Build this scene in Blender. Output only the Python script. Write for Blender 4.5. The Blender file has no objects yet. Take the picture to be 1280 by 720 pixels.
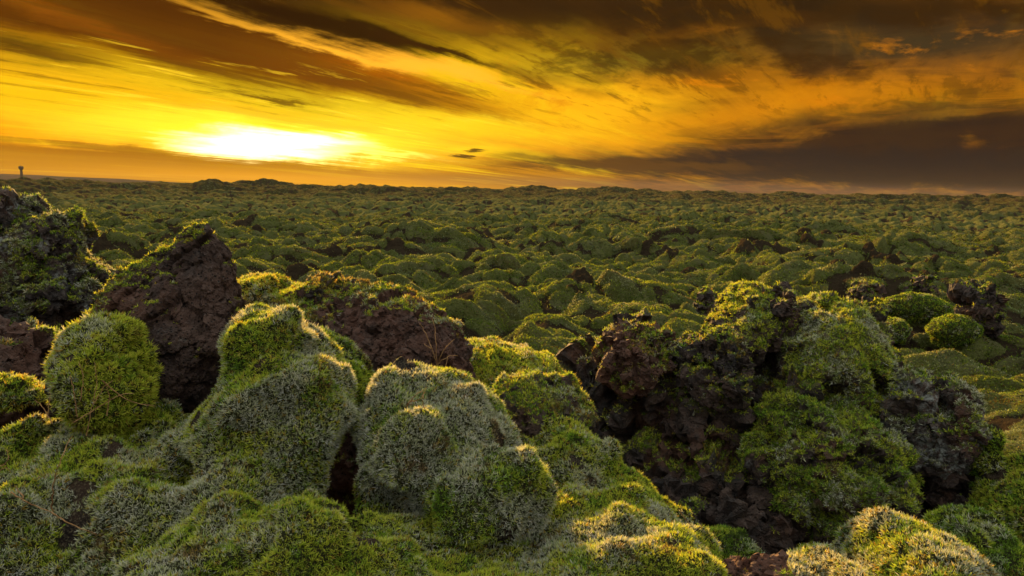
import bpy, bmesh, math, random, os
import numpy as np
from mathutils import Matrix, Vector

random.seed(7); RNG = np.random.default_rng(7)
SC = bpy.context.scene
COL = SC.collection
R = math.radians

# ------------------------------------------------------------------ camera
CZ = 3.2
F = 853.0                                    # focal length in pixels of the 1280 wide photograph
PITCH = 8.25; ROLL = 0.97
cam_data = bpy.data.cameras.new('camera'); cam = bpy.data.objects.new('camera', cam_data)
COL.objects.link(cam); SC.camera = cam
cam_data.sensor_width = 36; cam_data.lens = F / 1280 * 36
cam_data.clip_start = 0.05; cam_data.clip_end = 40000
CM = Matrix.Translation((0, 0, CZ)) @ Matrix.Rotation(R(90 - PITCH), 4, 'X') @ Matrix.Rotation(R(ROLL), 4, 'Z')
cam.matrix_world = CM
CMN = np.array(CM)
CPOS = np.array([0, 0, CZ])

def P(px, py, d):
    v = np.array([(px - 640) / F * d, (360 - py) / F * d, -d, 1.0])
    return (CMN @ v)[:3]
def project(p):
    inv = np.array(CM.inverted())
    q = p @ inv[:3, :3].T + inv[:3, 3]
    d = -q[:, 2]
    ds = np.where(np.abs(d) < 1e-4, 1e-4, d)
    return 640 + F * q[:, 0] / ds, 360 - F * q[:, 1] / ds, d
def azel(px, py):
    v = P(px, py, 1.0) - CPOS
    v = v / np.linalg.norm(v)
    return math.degrees(math.atan2(v[0], v[1])), math.degrees(math.asin(v[2]))

# ------------------------------------------------------------------ noise in numpy
def _h(*a):
    x = np.zeros(np.broadcast(*a).shape, dtype=np.uint32)
    for k, v in enumerate(a):
        x = x ^ (v.astype(np.int64).astype(np.uint32) * np.uint32([374761393, 668265263, 2246822519, 3266489917][k]))
        x = (x ^ (x >> np.uint32(13))) * np.uint32(1274126177)
        x = x ^ (x >> np.uint32(16))
    return x
def _f(x): return (x & np.uint32(0xffffff)).astype(np.float32) / np.float32(16777215)
def perlin(p, seed=0):
    p = p.astype(np.float32); i = np.floor(p).astype(np.int32); f = p - i
    u = f * f * f * (f * (f * 6 - 15) + 10)
    out = 0
    s = np.full(len(p), seed, dtype=np.int32)
    for dx in (0, 1):
        for dy in (0, 1):
            for dz in (0, 1):
                h = _h(i[:, 0] + dx, i[:, 1] + dy, i[:, 2] + dz, s)
                gx = _f(h) * 2 - 1; gy = _f(h >> np.uint32(5)) * 2 - 1; gz = _f(h >> np.uint32(8)) * 2 - 1
                d = gx * (f[:, 0] - dx) + gy * (f[:, 1] - dy) + gz * (f[:, 2] - dz)
                w = (u[:, 0] if dx else 1 - u[:, 0]) * (u[:, 1] if dy else 1 - u[:, 1]) * (u[:, 2] if dz else 1 - u[:, 2])
                out = out + w * d
    return out
def fbm(p, octv=4, seed=0, gain=.5, ridged=False):
    a = 1; s = 0; t = 0
    for k in range(octv):
        n = perlin(p * 2.03 ** k + 11.3 * k, seed + k)
        if ridged: n = 1 - 2.5 * np.abs(n) - .45
        s = s + a * n; t += a; a *= gain
    return s / t
def worley3(p, seed=0):
    """F1, F2 and the random number of the nearest cell"""
    vec = np.zeros((len(p), 3), np.float32); i = np.floor(p).astype(np.int32); f1 = np.full(len(p), 9., np.float32); f2 = f1.copy(); idd = np.zeros(len(p), np.float32)
    s = np.full(len(p), seed, np.int32)
    for dx in (-1, 0, 1):
        for dy in (-1, 0, 1):
            for dz in (-1, 0, 1):
                c = i + np.array([dx, dy, dz]); h = _h(c[:, 0], c[:, 1], c[:, 2], s)
                q = np.stack([c[:, 0] + _f(h), c[:, 1] + _f(h >> np.uint32(4)), c[:, 2] + _f(h >> np.uint32(8))], 1)
                d = np.sqrt(((q - p) ** 2).sum(1)).astype(np.float32)
                near = d < f1; vec = np.where(near[:, None], p - q, vec)
                f2 = np.where(near, f1, np.minimum(f2, d)); f1 = np.where(near, d, f1)
                idd = np.where(near, _f(h >> np.uint32(3)), idd)
    return f1, f2, idd, vec
def domes2(x, y, seed=0, rmin=.45, rmax=.85, soft=False):
    """union of hemispheres scattered on a jittered grid (mossy pillows); also the number of the top one"""
    ix = np.floor(x).astype(np.int32); iy = np.floor(y).astype(np.int32)
    best = np.zeros(len(x), np.float32); idd = np.zeros(len(x), np.float32); s = np.full(len(x), seed, np.int32)
    for dx in (-1, 0, 1):
        for dy in (-1, 0, 1):
            h = _h(ix + dx, iy + dy, s)
            qx = ix + dx + _f(h); qy = iy + dy + _f(h >> np.uint32(6)); r = rmin + (rmax - rmin) * _f(h >> np.uint32(3))
            st = .58 + .85 * _f(h >> np.uint32(8))
            ax = (x - qx) * st; ay = (y - qy) / st
            v = r * r - ax * ax - ay * ay
            v = np.maximum(v, 0) ** .62 * (.65 + .75 * _f(h >> np.uint32(1)))
            m = v > best
            best = np.where(m, v, best); idd = np.where(m, _f(h >> np.uint32(2)), idd)
    return best, idd
def sstep(a, b, x):
    t = np.clip((x - a) / (b - a), 0, 1); return t * t * (3 - 2 * t)

# ------------------------------------------------------------------ mesh helpers
def build_mesh(name, V, faces, mats, cols=None, fmat=None, parent=None, smooth=None, extra=None):
    """faces: list of (n,k) index arrays"""
    me = bpy.data.meshes.new(name)
    V = np.ascontiguousarray(V, dtype=np.float32)
    me.vertices.add(len(V)); me.vertices.foreach_set('co', V.ravel())
    li = np.concatenate([f.ravel() for f in faces]).astype(np.int32)
    tot = np.concatenate([np.full(len(f), f.shape[1], np.int32) for f in faces])
    st = np.concatenate([[0], np.cumsum(tot)[:-1]]).astype(np.int32)
    me.loops.add(len(li)); me.loops.foreach_set('vertex_index', li)
    me.polygons.add(len(tot)); me.polygons.foreach_set('loop_start', st)
    me.polygons.foreach_set('use_smooth', np.ones(len(tot), bool) if smooth is None else smooth)
    for m in (mats if isinstance(mats, (list, tuple)) else [mats]): me.materials.append(m)
    if fmat is not None: me.polygons.foreach_set('material_index', fmat.astype(np.int32))
    if cols is not None:
        a = me.color_attributes.new('tint', 'FLOAT_COLOR', 'POINT')
        c = np.ones((len(V), 4), np.float32); c[:, :3] = cols
        a.data.foreach_set('color', c.ravel())
    for k, v in (extra or {}).items():
        a = me.attributes.new(k, 'FLOAT', 'POINT'); a.data.foreach_set('value', np.ascontiguousarray(v, dtype=np.float32))
    me.update(calc_edges=True); me.validate()
    o = bpy.data.objects.new(name, me); COL.objects.link(o)
    if parent is not None:
        o.parent = parent; o.matrix_parent_inverse = parent.matrix_world.inverted()
    return o
def tag(o, label=None, cat=None, group=None, kind=None):
    if label: o['label'] = label
    if cat: o['category'] = cat
    if group: o['group'] = group
    if kind: o['kind'] = kind
    return o
def empty(name, loc):
    o = bpy.data.objects.new(name, None); COL.objects.link(o); o.location = Vector(loc); o.empty_display_size = .1
    o.matrix_world = Matrix.Translation(Vector(loc))
    return o
_ico = {}
def ico(n):
    if n not in _ico:
        bm = bmesh.new(); bmesh.ops.create_icosphere(bm, subdivisions=n, radius=1)
        v = np.array([x.co[:] for x in bm.verts], np.float32); f = np.array([[a.index for a in q.verts] for q in bm.faces], np.int32)
        bm.free(); _ico[n] = (v, f)
    return _ico[n]
def vnormals(V, Fc):
    a, b, c = V[Fc[:, 0]], V[Fc[:, 1]], V[Fc[:, 2]]
    n = np.cross(b - a, c - a); N = np.zeros_like(V)
    for k in range(3):
        for j in range(3): N[:, j] += np.bincount(Fc[:, k], n[:, j], len(V))
    return N / (np.linalg.norm(N, axis=1, keepdims=True) + 1e-12)

# ------------------------------------------------------------------ node helpers
class NT:
    def __init__(s, tree): s.t = tree; s.n = tree.nodes; s.l = tree.links
    def new(s, typ, **kw):
        n = s.n.new(typ)
        for k, v in kw.items(): setattr(n, k, v)
        return n
    def set(s, sock, v):
        if isinstance(v, bpy.types.NodeSocket): s.l.new(v, sock)
        elif v is not None:
            try: sock.default_value = v
            except Exception: sock.default_value = (*v, 1) if len(v) == 3 else v
    def math(s, op, a, b=None, c=None, clamp=False):
        n = s.new('ShaderNodeMath', operation=op, use_clamp=clamp)
        for k, v in enumerate((a, b, c)):
            if v is not None: s.set(n.inputs[k], v)
        return n.outputs[0]
    def mix(s, f, a, b, mode='MIX'):
        n = s.new('ShaderNodeMix', data_type='RGBA', blend_type=mode, clamp_factor=True)
        s.set(n.inputs[0], f); s.set(n.inputs[6], a); s.set(n.inputs[7], b)
        return n.outputs[2]
    def ramp(s, x, pts, interp='EASE'):
        n = s.new('ShaderNodeValToRGB'); n.color_ramp.interpolation = interp
        e = n.color_ramp.elements
        while len(e) < len(pts): e.new(.5)
        for q, (p, c) in zip(e, pts):
            q.position = p; q.color = (c, c, c, 1) if not isinstance(c, (tuple, list)) else (*c, 1)
        s.set(n.inputs[0], x); return n.outputs[0]
    def noise(s, vec, scale, detail=4, rough=.5, dist=0, dim='3D'):
        n = s.new('ShaderNodeTexNoise', noise_dimensions=dim)
        if vec is not None: s.l.new(vec, n.inputs['Vector'])
        n.inputs['Scale'].default_value = scale; n.inputs['Detail'].default_value = detail
        n.inputs['Roughness'].default_value = rough; n.inputs['Distortion'].default_value = dist
        return n.outputs[0]
    def vor(s, vec, scale, feature='F1', out=0):
        n = s.new('ShaderNodeTexVoronoi', feature=feature); s.l.new(vec, n.inputs['Vector']); n.inputs['Scale'].default_value = scale
        return n.outputs[out]
    def maprange(s, x, a, b, c=0., d=1., smooth=True):
        n = s.new('ShaderNodeMapRange', interpolation_type='SMOOTHSTEP' if smooth else 'LINEAR')
        for k, v in enumerate((x, a, b, c, d)): s.set(n.inputs[k], v)
        return n.outputs[0]
def material(name):
    m = bpy.data.materials.new(name); m.use_nodes = True; t = NT(m.node_tree); t.n.clear()
    out = t.new('ShaderNodeOutputMaterial'); return m, t, out
def bump(t, h, dist, strength=1.0, normal=None):
    b = t.new('ShaderNodeBump'); b.inputs['Strength'].default_value = strength; b.inputs['Distance'].default_value = dist
    t.l.new(h, b.inputs['Height'])
    if normal is not None: t.l.new(normal, b.inputs['Normal'])
    return b.outputs[0]

# ------------------------------------------------------------------ world
SUN_PX = (345, 176)
SAZ, SEL = azel(*SUN_PX)
def build_world():
    w = bpy.data.worlds.new('World'); SC.world = w; w.use_nodes = True
    t = NT(w.node_tree); t.n.clear()
    out = t.new('ShaderNodeOutputWorld'); bg = t.new('ShaderNodeBackground'); t.l.new(bg.outputs[0], out.inputs[0])
    tc = t.new('ShaderNodeTexCoord'); sep = t.new('ShaderNodeSeparateXYZ'); t.l.new(tc.outputs['Generated'], sep.inputs[0])
    x, y, z = sep.outputs
    az = t.math('MULTIPLY', t.math('ARCTAN2', x, y), 180 / math.pi)
    el = t.math('MULTIPLY', t.math('ARCSINE', z), 180 / math.pi)
    # a cloud deck overhead: direction projected on a plane, streaks run toward azimuth DA
    DA = R(31)
    zz = t.math('ADD', t.math('MAXIMUM', z, 0.0), 0.055)
    u = t.math('DIVIDE', t.math('SUBTRACT', t.math('MULTIPLY', x, math.cos(DA)), t.math('MULTIPLY', y, math.sin(DA))), zz)   # across
    v = t.math('DIVIDE', t.math('ADD', t.math('MULTIPLY', x, math.sin(DA)), t.math('MULTIPLY', y, math.cos(DA))), zz)        # along
    def deck(su, sv, off=0., scale=1., detail=6, rough=.55, dist=.4):
        c = t.new('ShaderNodeCombineXYZ'); t.set(c.inputs[0], t.math('MULTIPLY', u, su)); t.set(c.inputs[1], t.math('MULTIPLY', v, sv)); c.inputs[2].default_value = off
        return t.noise(c.outputs[0], scale, detail, rough, dist)
    s1 = deck(1.0, .16, 3.1, 1.0, 5, .6, .5)
    s2 = deck(2.2, .32, 9.7, 1.0, 5, .6, .6)
    s3 = deck(4.6, .8, 21., 1.0, 5, .7, .3)
    s4 = deck(.8, .7, 33., 1.3, 5, .62, 1.2)     # lumpy
    cp = t.new('ShaderNodeCombineXYZ'); t.set(cp.inputs[0], t.math('MULTIPLY', az, 1 / 8.)); t.set(cp.inputs[1], t.math('ADD', t.math('MULTIPLY', el, 1 / 3.), t.math('MULTIPLY', az, .018))); cp.inputs[2].default_value = 4.4
    puff = t.noise(cp.outputs[0], 1.0, 6, .62, .25)
    def c0(n, k): return t.math('MULTIPLY', t.math('SUBTRACT', n, .5), k)
    azw = t.math('ADD', t.math('ADD', az, c0(s4, 5.)), c0(s3, 4.))
    elw = t.math('ADD', t.math('ADD', t.math('ADD', t.math('ADD', el, c0(s1, 1.4)), c0(s2, 1.3)), c0(s3, 1.1)), c0(puff, 2.2))
    cw = t.new('ShaderNodeCombineXYZ'); t.set(cw.inputs[0], azw); t.set(cw.inputs[1], elw)
    cn = t.new('ShaderNodeCombineXYZ'); t.set(cn.inputs[0], az); t.set(cn.inputs[1], el)
    def blob(px, py, rx, ry, rot=0., k=1., warp=1., power=1.):
        """soft patch of sky about a direction; rx, ry in photo pixels, rot in degrees clockwise; k > 1 gives it a full core"""
        a, e = azel(px, py)
        mp = t.new('ShaderNodeMapping', vector_type='TEXTURE'); t.l.new((cw if warp else cn).outputs[0], mp.inputs[0])
        mp.inputs['Location'].default_value = (a, e, 0); mp.inputs['Rotation'].default_value = (0, 0, -R(rot)); mp.inputs['Scale'].default_value = (rx / 14.6 * 1.6, ry / 14.6 * 1.6, 1)
        g = t.new('ShaderNodeTexGradient', gradient_type='SPHERICAL'); t.l.new(mp.outputs[0], g.inputs[0])
        return t.maprange(g.outputs['Fac'], 0, 1 / (k * power))
    YEL = (1.0, .58, .006); GOLD = (.98, .36, .002); ORG = (.52, .135, .001); BRN = (.095, .026, .0015); DRK = (.035, .013, .002)
    # base: from horizon upward
    sc = t.maprange(elw, 0, 16, 0, 1, smooth=False)
    base = t.ramp(sc, [(0., (.50, .20, .010)), (.10, (.62, .25, .006)), (.2, GOLD), (.42, (.90, .38, .004)), (.55, ORG), (.66, (.20, .062, .003)), (.85, (.075, .027, .003)), (1., (.05, .019, .003))])
    # streaks of darker cloud over the glow
    m = t.maprange(s2, .48, .66); base = t.mix(t.math('MULTIPLY', m, .62), base, (.33, .12, .003))
    m = t.maprange(s1, .5, .36); base = t.mix(t.math('MULTIPLY', m, t.maprange(elw, 14, 9)), base, YEL)
    col = base
    def over(c, mask, k=1.):
        nonlocal col
        col = t.mix(t.math('MULTIPLY', mask, k) if k != 1. else mask, col, c)
    # the right-hand side: duller, brown orange, purple grey bank near the horizon
    right = t.maprange(azw, 2, 20)
    rc = t.mix(t.maprange(s4, .42, .58), (.34, .11, .003), (.06, .028, .006))
    rc = t.mix(t.math('MULTIPLY', t.maprange(s2, .55, .38), .6), rc, (.42, .17, .006))
    over(rc, right, .85)
    over((.22, .17, .012), blob(770, 82, 130, 22, -4), .75)
    over((.17, .12, .02), blob(1130, 50, 110, 16, 8), .5)
    over((1.1, .52, .008), blob(740, 140, 120, 38, 0), .8)
    over((.74, .25, .003), blob(1000, 124, 170, 20, -10), .8)
    over((.85, .36, .01), blob(720, 186, 130, 12, 3), .8)
    over((.95, .45, .01), blob(1160, 148, 35, 7, -10), .7)
    # yellow field on the left
    over((1.05, .62, .006), blob(60, 120, 260, 26, 7), .85)
    over((1.2, .80, .010), blob(330, 115, 260, 20, 6), .75)
    over((1.2, .85, .02), blob(480, 140, 200, 14, 5), .7)
    over(GOLD, blob(60, 165, 200, 14, 2), .6)
    # darker upper deck
    over(BRN, blob(170, 46, 240, 32, 11), .95)
    over((.30, .085, .003), blob(60, 10, 140, 10, 14), .8)
    over((.16, .05, .003), blob(420, 95, 170, 16, 10), .75)
    over(DRK, blob(30, 58, 75, 9, 8), .85)
    over((.13, .05, .004), blob(620, 50, 150, 26, 6), .7)
    over((.44, .15, .004), blob(560, 25, 90, 10, 8), .7)
    over((.030, .014, .004), blob(930, 12, 420, 34, 3, 1.2), .9)
    over((.045, .028, .014), blob(1200, 56, 170, 30, 4), .8)
    over(BRN, blob(250, 22, 230, 16, 6), .8)
    over((.07, .026, .005), blob(860, 85, 50, 12, 12), .85)
    over((.05, .022, .005), blob(650, 95, 60, 8, 8), .5)
    over((.30, .10, .004), blob(340, 148, 120, 5, 3), .55)
    over((.045, .018, .003), t.math('MULTIPLY', t.maprange(puff, .50, .60), t.math('MULTIPLY', t.maprange(elw, 6.5, 10.5), t.maprange(az, -12, 8))), .7)
    over((.72, .22, .003), t.math('MULTIPLY', t.maprange(puff, .45, .36), t.math('MULTIPLY', t.maprange(elw, 4.5, 7), t.math('MULTIPLY', t.maprange(elw, 13, 9), t.maprange(az, -6, 8)))), .75)
    over((.16, .06, .003), t.math('MULTIPLY', t.maprange(s3, .52, .62), t.maprange(elw, 3.5, 8)), .55)
    over((1.25, .78, .03), t.math('MULTIPLY', t.maprange(s3, .44, .34), blob(330, 130, 330, 40, 6, 1.3)), .7)
    # the long dark lens with a fiery lower edge
    over((1.25, .55, .03), blob(450, 66, 165, 9, 12, 1.6), .95)
    over((.028, .0095, .0015), blob(405, 34, 130, 15, 10, 1.5), .98)
    over((.045, .015, .002), blob(545, 70, 80, 5, 13, 1.3), .95)
    over((.12, .035, .002), blob(345, 120, 45, 3, 4, 1.2), .8)
    # sun glare behind thin cloud
    over((2.0, 1.3, .05), blob(350, 172, 210, 26, 1), .8)
    over((6.0, 5.2, 2.2), blob(342, 181, 84, 14, 0, 1.), 1.)
    over((2.2, 1.6, .25), blob(430, 190, 90, 5, 2, 1.2), .7)
    # low bank over the horizon
    over((.42, .15, .006), blob(60, 196, 200, 9, 3, 1.4), .85)
    over((.32, .11, .005), blob(220, 196, 200, 5, 3, 1.2), .6)
    over((.62, .26, .012), blob(250, 216, 420, 12, 2, 1.2, warp=0), .8)
    over((1.0, .42, .01), blob(370, 224, 220, 9, 1, 1., warp=0), .6)
    bank = t.maprange(puff, .30, .48, .45, 1.)
    over((.030, .015, .009), t.math('MULTIPLY', blob(1180, 172, 190, 27, -2, 1.6), bank), .96)
    over((.030, .018, .013), blob(1120, 212, 330, 19, 1, 1.8), .97)
    over((.12, .05, .01), blob(780, 206, 130, 7, 1, 1.4), .9)
    over((.09, .035, .006), blob(588, 189, 12, 3, 0, 1.6), .9)
    over((.13, .065, .045), blob(1000, 240, 420, 9, 1.2, 1.0, warp=0), .7)
    # beyond the picture: unseen sky above and behind, brightened with FILL as added fill light
    sky = t.new('ShaderNodeTexSky', sky_type='NISHITA'); sky.sun_disc = False
    sky.sun_elevation = R(SEL); sky.sun_rotation = R(SAZ); sky.dust_density = 2.; sky.air_density = 1.2
    skc = t.mix(1., sky.outputs[0], (.14, .14, .14), 'MULTIPLY')
    fill_sky = t.mix(t.maprange(s1, .38, .62), skc, (FILL * .84, FILL * .82, FILL * .76))
    fill_sky = t.mix(.7, fill_sky, (FILL * .92, FILL * .95, FILL * .90))
    fill_sky = t.mix(t.maprange(el, 8, 48), t.mix(1., fill_sky, (.26, .25, .27), 'MULTIPLY'), fill_sky)
    hi = t.maprange(el, 17, 34); side = t.maprange(t.math('ABSOLUTE', t.math('SUBTRACT', az, SAZ * .3)), 52, 95)
    m = t.math('MAXIMUM', hi, side)
    col = t.mix(m, col, fill_sky)
    col = t.mix(t.math('MULTIPLY', t.maprange(el, .3, -1.5), 1.), col, (.06, .04, .015))
    t.l.new(col, bg.inputs[0]); bg.inputs[1].default_value = 2 ** -SC.view_settings.exposure
    w.cycles.sampling_method = 'MANUAL'; w.cycles.sample_map_resolution = 256
FILL = 1.55
SC.view_settings.exposure = 1.7
build_world()
sd = bpy.data.lights.new('sun', 'SUN'); sd.energy = 5.0; sd.angle = R(1.5); sd.color = (1.0, .58, .18)
sun = bpy.data.objects.new('sun', sd); COL.objects.link(sun)
SLE = SEL + 11.0       # lamp raised well above the glare so that more of the tops catch light
sdir = Vector((math.sin(R(SAZ)) * math.cos(R(SLE)), math.cos(R(SAZ)) * math.cos(R(SLE)), math.sin(R(SLE))))
sun.rotation_euler = sdir.to_track_quat('Z', 'Y').to_euler(); sun.location = (-20, 60, 30)
SC.view_settings.view_transform = 'Standard'; SC.view_settings.look = 'None'; SC.view_settings.gamma = 1

# ------------------------------------------------------------------ materials
def obj_coords(t):
    g = t.new('ShaderNodeNewGeometry'); return g.outputs['Position'], g
def mat_rock():
    m, t, out = material('basalt')
    pos, g = obj_coords(t)
    n1 = t.noise(pos, 3.5, 6, .6); n2 = t.noise(pos, 14, 8, .68, .4); n3 = t.noise(pos, 70, 6, .7)
    c = t.mix(t.maprange(n1, .38, .62), (.022, .016, .013), (.070, .043, .030))
    c = t.mix(t.math('MULTIPLY', t.maprange(n2, .45, .7), .7), c, (.120, .078, .062))
    c = t.mix(t.math('MULTIPLY', t.maprange(n3, .5, .72), .5), c, (.15, .13, .12))
    c = t.mix(t.math('MULTIPLY', t.maprange(t.noise(pos, 2.3, 4, .6), .5, .66), .6), c, (.115, .046, .022))
    c = t.mix(t.math('MULTIPLY', t.maprange(t.noise(pos, 6., 5, .65), .52, .62), .6), c, (.020, .019, .019))
    ru = t.new('ShaderNodeAttribute', attribute_name='rust'); c = t.mix(t.math('MULTIPLY', ru.outputs['Fac'], t.maprange(t.noise(pos, 9., 5, .65), .3, .6, .25, .9)), c, (.150, .060, .034))
    pits = t.vor(pos, 60); c = t.mix(t.maprange(pits, .28, .1), c, (.012, .010, .009))
    a = t.new('ShaderNodeAttribute', attribute_name='lichen')
    n4 = t.noise(pos, 38, 6, .7)
    lm = t.math('MULTIPLY', a.outputs['Fac'], t.maprange(n4, .42, .58))
    c = t.mix(lm, c, t.mix(t.noise(pos, 120, 3, .6), (.13, .145, .13), (.34, .36, .33)))
    a2 = t.new('ShaderNodeAttribute', attribute_name='moss')
    mm = t.math('MULTIPLY', a2.outputs['Fac'], t.maprange(t.noise(pos, 26, 6, .7), .35, .55))
    c = t.mix(mm, c, t.mix(t.noise(pos, 9, 3), (.045, .06, .008), (.11, .115, .014)))
    p = t.new('ShaderNodeBsdfPrincipled'); t.l.new(c, p.inputs['Base Color']); p.inputs['Roughness'].default_value = .82
    p.inputs['Specular IOR Level'].default_value = .35
    h = t.math('ADD', t.math('ADD', t.math('MULTIPLY', n2, .9), t.math('MULTIPLY', n3, .35)), t.math('MULTIPLY', t.maprange(pits, .0, .35), .25))
    t.l.new(bump(t, h, .05, 1.), p.inputs['Normal']); t.l.new(p.outputs[0], out.inputs[0])
    return m
def mat_mossbase():
    m, t, out = material('moss_mat'); pos, g = obj_coords(t)
    a = t.new('ShaderNodeAttribute', attribute_name='moss')
    n1 = t.noise(pos, 60, 5, .7); n2 = t.noise(pos, 12, 5, .65)
    c = t.mix(n1, (.016, .017, .006), (.055, .055, .016))
    r = t.mix(t.maprange(n2, .4, .65), (.016, .011, .009), (.060, .034, .020)); r = t.mix(t.maprange(t.noise(pos, 160, 4, .7), .48, .66), r, (.15, .12, .07))
    c = t.mix(t.maprange(a.outputs['Fac'], .2, .55), r, c)
    d = t.new('ShaderNodeBsdfPrincipled'); t.l.new(c, d.inputs['Base Color']); d.inputs['Roughness'].default_value = .95; d.inputs['Specular IOR Level'].default_value = .15
    t.l.new(bump(t, t.math('ADD', n1, n2), .06, 1.), d.inputs['Normal']); t.l.new(d.outputs[0], out.inputs[0]); return m
def mat_tuft():
    m, t, out = material('moss_leaf')
    a = t.new('ShaderNodeAttribute', attribute_name='tint')
    d = t.new('ShaderNodeBsdfDiffuse'); tr = t.new('ShaderNodeBsdfTranslucent')
    t.l.new(a.outputs['Color'], d.inputs[0])
    tc = t.mix(1., a.outputs['Color'], (1.15, 1.05, .55), 'MULTIPLY'); t.l.new(tc, tr.inputs[0])
    mx = t.new('ShaderNodeMixShader'); mx.inputs[0].default_value = .42
    t.l.new(d.outputs[0], mx.inputs[1]); t.l.new(tr.outputs[0], mx.inputs[2]); t.l.new(mx.outputs[0], out.inputs[0]); return m
def mat_field():
    m, t, out = material('mossy_lava'); pos, g = obj_coords(t)
    a = t.new('ShaderNodeAttribute', attribute_name='pillow')     # number of the pillow 0..1
    dk = t.new('ShaderNodeAttribute', attribute_name='bare')      # bare lava, plus crevice shade painted in the same dark tone
    n0 = t.noise(pos, .07, 4, .55); n1 = t.noise(pos, .45, 5, .6); n2 = t.noise(pos, 5, 6, .65); n3 = t.noise(pos, 45, 5, .7)
    c = t.mix(t.maprange(n0, .35, .65), (.050, .054, .012), (.068, .088, .016))
    c = t.mix(t.maprange(a.outputs['Fac'], .1, .9), c, (.110, .118, .034))
    c = t.mix(t.math('MULTIPLY', t.maprange(n1, .52, .68), .55), c, (.070, .038, .014))
    c = t.mix(t.math('MULTIPLY', t.maprange(n2, .4, .7), .5), c, (.145, .155, .055))
    c = t.mix(t.math('MULTIPLY', t.maprange(n3, .42, .62), .5), c, (.028, .032, .008))
    n4 = t.noise(pos, 17, 5, .7); c = t.mix(t.math('MULTIPLY', t.maprange(n4, .48, .66), .5), c, (.15, .155, .06))
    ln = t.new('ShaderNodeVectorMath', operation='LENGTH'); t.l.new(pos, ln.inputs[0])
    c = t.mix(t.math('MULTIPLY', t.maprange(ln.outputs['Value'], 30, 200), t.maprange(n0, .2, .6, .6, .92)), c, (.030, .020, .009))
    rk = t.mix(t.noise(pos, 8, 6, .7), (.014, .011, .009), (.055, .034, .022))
    c = t.mix(t.math('MULTIPLY', t.maprange(t.noise(pos, 1.6, 5, .6), .5, .66), .6), c, (.125, .118, .058))
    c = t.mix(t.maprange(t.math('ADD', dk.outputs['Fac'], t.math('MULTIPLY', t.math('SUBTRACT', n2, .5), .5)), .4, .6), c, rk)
    p = t.new('ShaderNodeBsdfPrincipled'); t.l.new(c, p.inputs['Base Color']); p.inputs['Roughness'].default_value = .95; p.inputs['Specular IOR Level'].default_value = .0
    p.inputs['Sheen Weight'].default_value = .05; p.inputs['Sheen Roughness'].default_value = .45
    p.inputs['Sheen Tint'].default_value = (.6, .62, .22, 1)
    h = t.math('ADD', t.math('ADD', t.math('MULTIPLY', n3, .5), t.math('MULTIPLY', n4, .8)), t.math('MULTIPLY', n2, 1.))
    t.l.new(bump(t, h, .13, 1.), p.inputs['Normal']); t.l.new(p.outputs[0], out.inputs[0]); return m
def mat_plain(name, c1, c2, scale, rough=.9, bd=0.):
    m, t, out = material(name); pos, g = obj_coords(t)
    n = t.noise(pos, scale, 5, .6); p = t.new('ShaderNodeBsdfPrincipled'); t.l.new(t.mix(t.maprange(n, .35, .65), c1, c2), p.inputs['Base Color'])
    p.inputs['Roughness'].default_value = rough; p.inputs['Specular IOR Level'].default_value = .5 if rough < .3 else 0.
    if bd: t.l.new(bump(t, n, bd), p.inputs['Normal'])
    t.l.new(p.outputs[0], out.inputs[0]); return m
M_ROCK = mat_rock(); M_MB = mat_mossbase(); M_TUFT = mat_tuft(); M_FIELD = mat_field()
M_STEM = mat_plain('dry_stem', (.16, .085, .035), (.34, .20, .09), 40)
M_PLAIN = mat_plain('far_plain', (.045, .042, .02), (.085, .06, .03), .004)
M_HILL = mat_plain('far_hill', (.05, .045, .03), (.08, .055, .035), .003)
M_CONC = mat_plain('concrete', (.07, .055, .045), (.10, .08, .06), .2)
M_WATER = mat_plain('pond_water', (.02, .03, .035), (.03, .04, .045), .1, .08)

# ------------------------------------------------------------------ the lava field
def ground_z(x, y):
    r = np.hypot(x, y)
    p = np.stack([x, y, 0 * x], 1)
    z = 1.2 * fbm(p / 26., 3, 5) + .75 * fbm(p / 8., 3, 9) + .5 * fbm(p / 2.6, 3, 10)
    far = sstep(45, 260, r)
    z = z * (1 + .8 * far) + .5 * far * (1 - sstep(420, 700, r))
    z += .7 * np.exp(-((x - 1.9) / 3.6) ** 2 - ((y - 17.) / 3.0) ** 2)        # lit hummocky rise in the middle
    z += .5 * np.exp(-((x - 9) / 3.) ** 2 - ((y - 18.) / 2.5) ** 2)
    z += .1 * np.exp(-((x + 7) / 5.) ** 2 - ((y - 30.) / 4.) ** 2)
    # knolls of the skyline
    for px, d, h, s in ((335, 330, 1.5, 6), (330, 326, 1.3, 11), (346, 333, 1.0, 14), (515, 350, 1.2, 5), (85, 300, 2.2, 12), (660, 260, 1.8, 14), (760, 250, 2.0, 11), (870, 270, 1.8, 12), (1215, 240, 1.2, 9), (30, 260, 1.5, 9), (320, 325, 1.6, 14)):
        q = P(px, 236, d); z += h * np.exp(-((x - q[0]) ** 2 + (y - q[1]) ** 2) / s ** 2)
    dm, _ = domes2(x / 15., y / 15., 77, .35, .75); dn, _ = domes2(x / 6.5 + 3, y / 6.5, 78, .3, .75)
    z += (2.1 * dm + 1.2 * dn) * sstep(90, 200, r) * (1 - sstep(430, 600, r))
    z -= 1.5 * sstep(500, 900, r)
    return z
def near_rise(x, y):
    """the rocky rise the camera stands on"""
    r = np.hypot(x, y)
    a = np.degrees(np.arctan2(x, y))
    edge = 3.3 - 1.6 * sstep(25, 33, a) + 2.2 * np.clip((-a - 5) / 30, 0, 1) + .6 * np.clip(1 - np.abs(a - 18) / 14, 0, 1)
    return 1 - sstep(edge, edge + 3.4, r)
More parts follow.
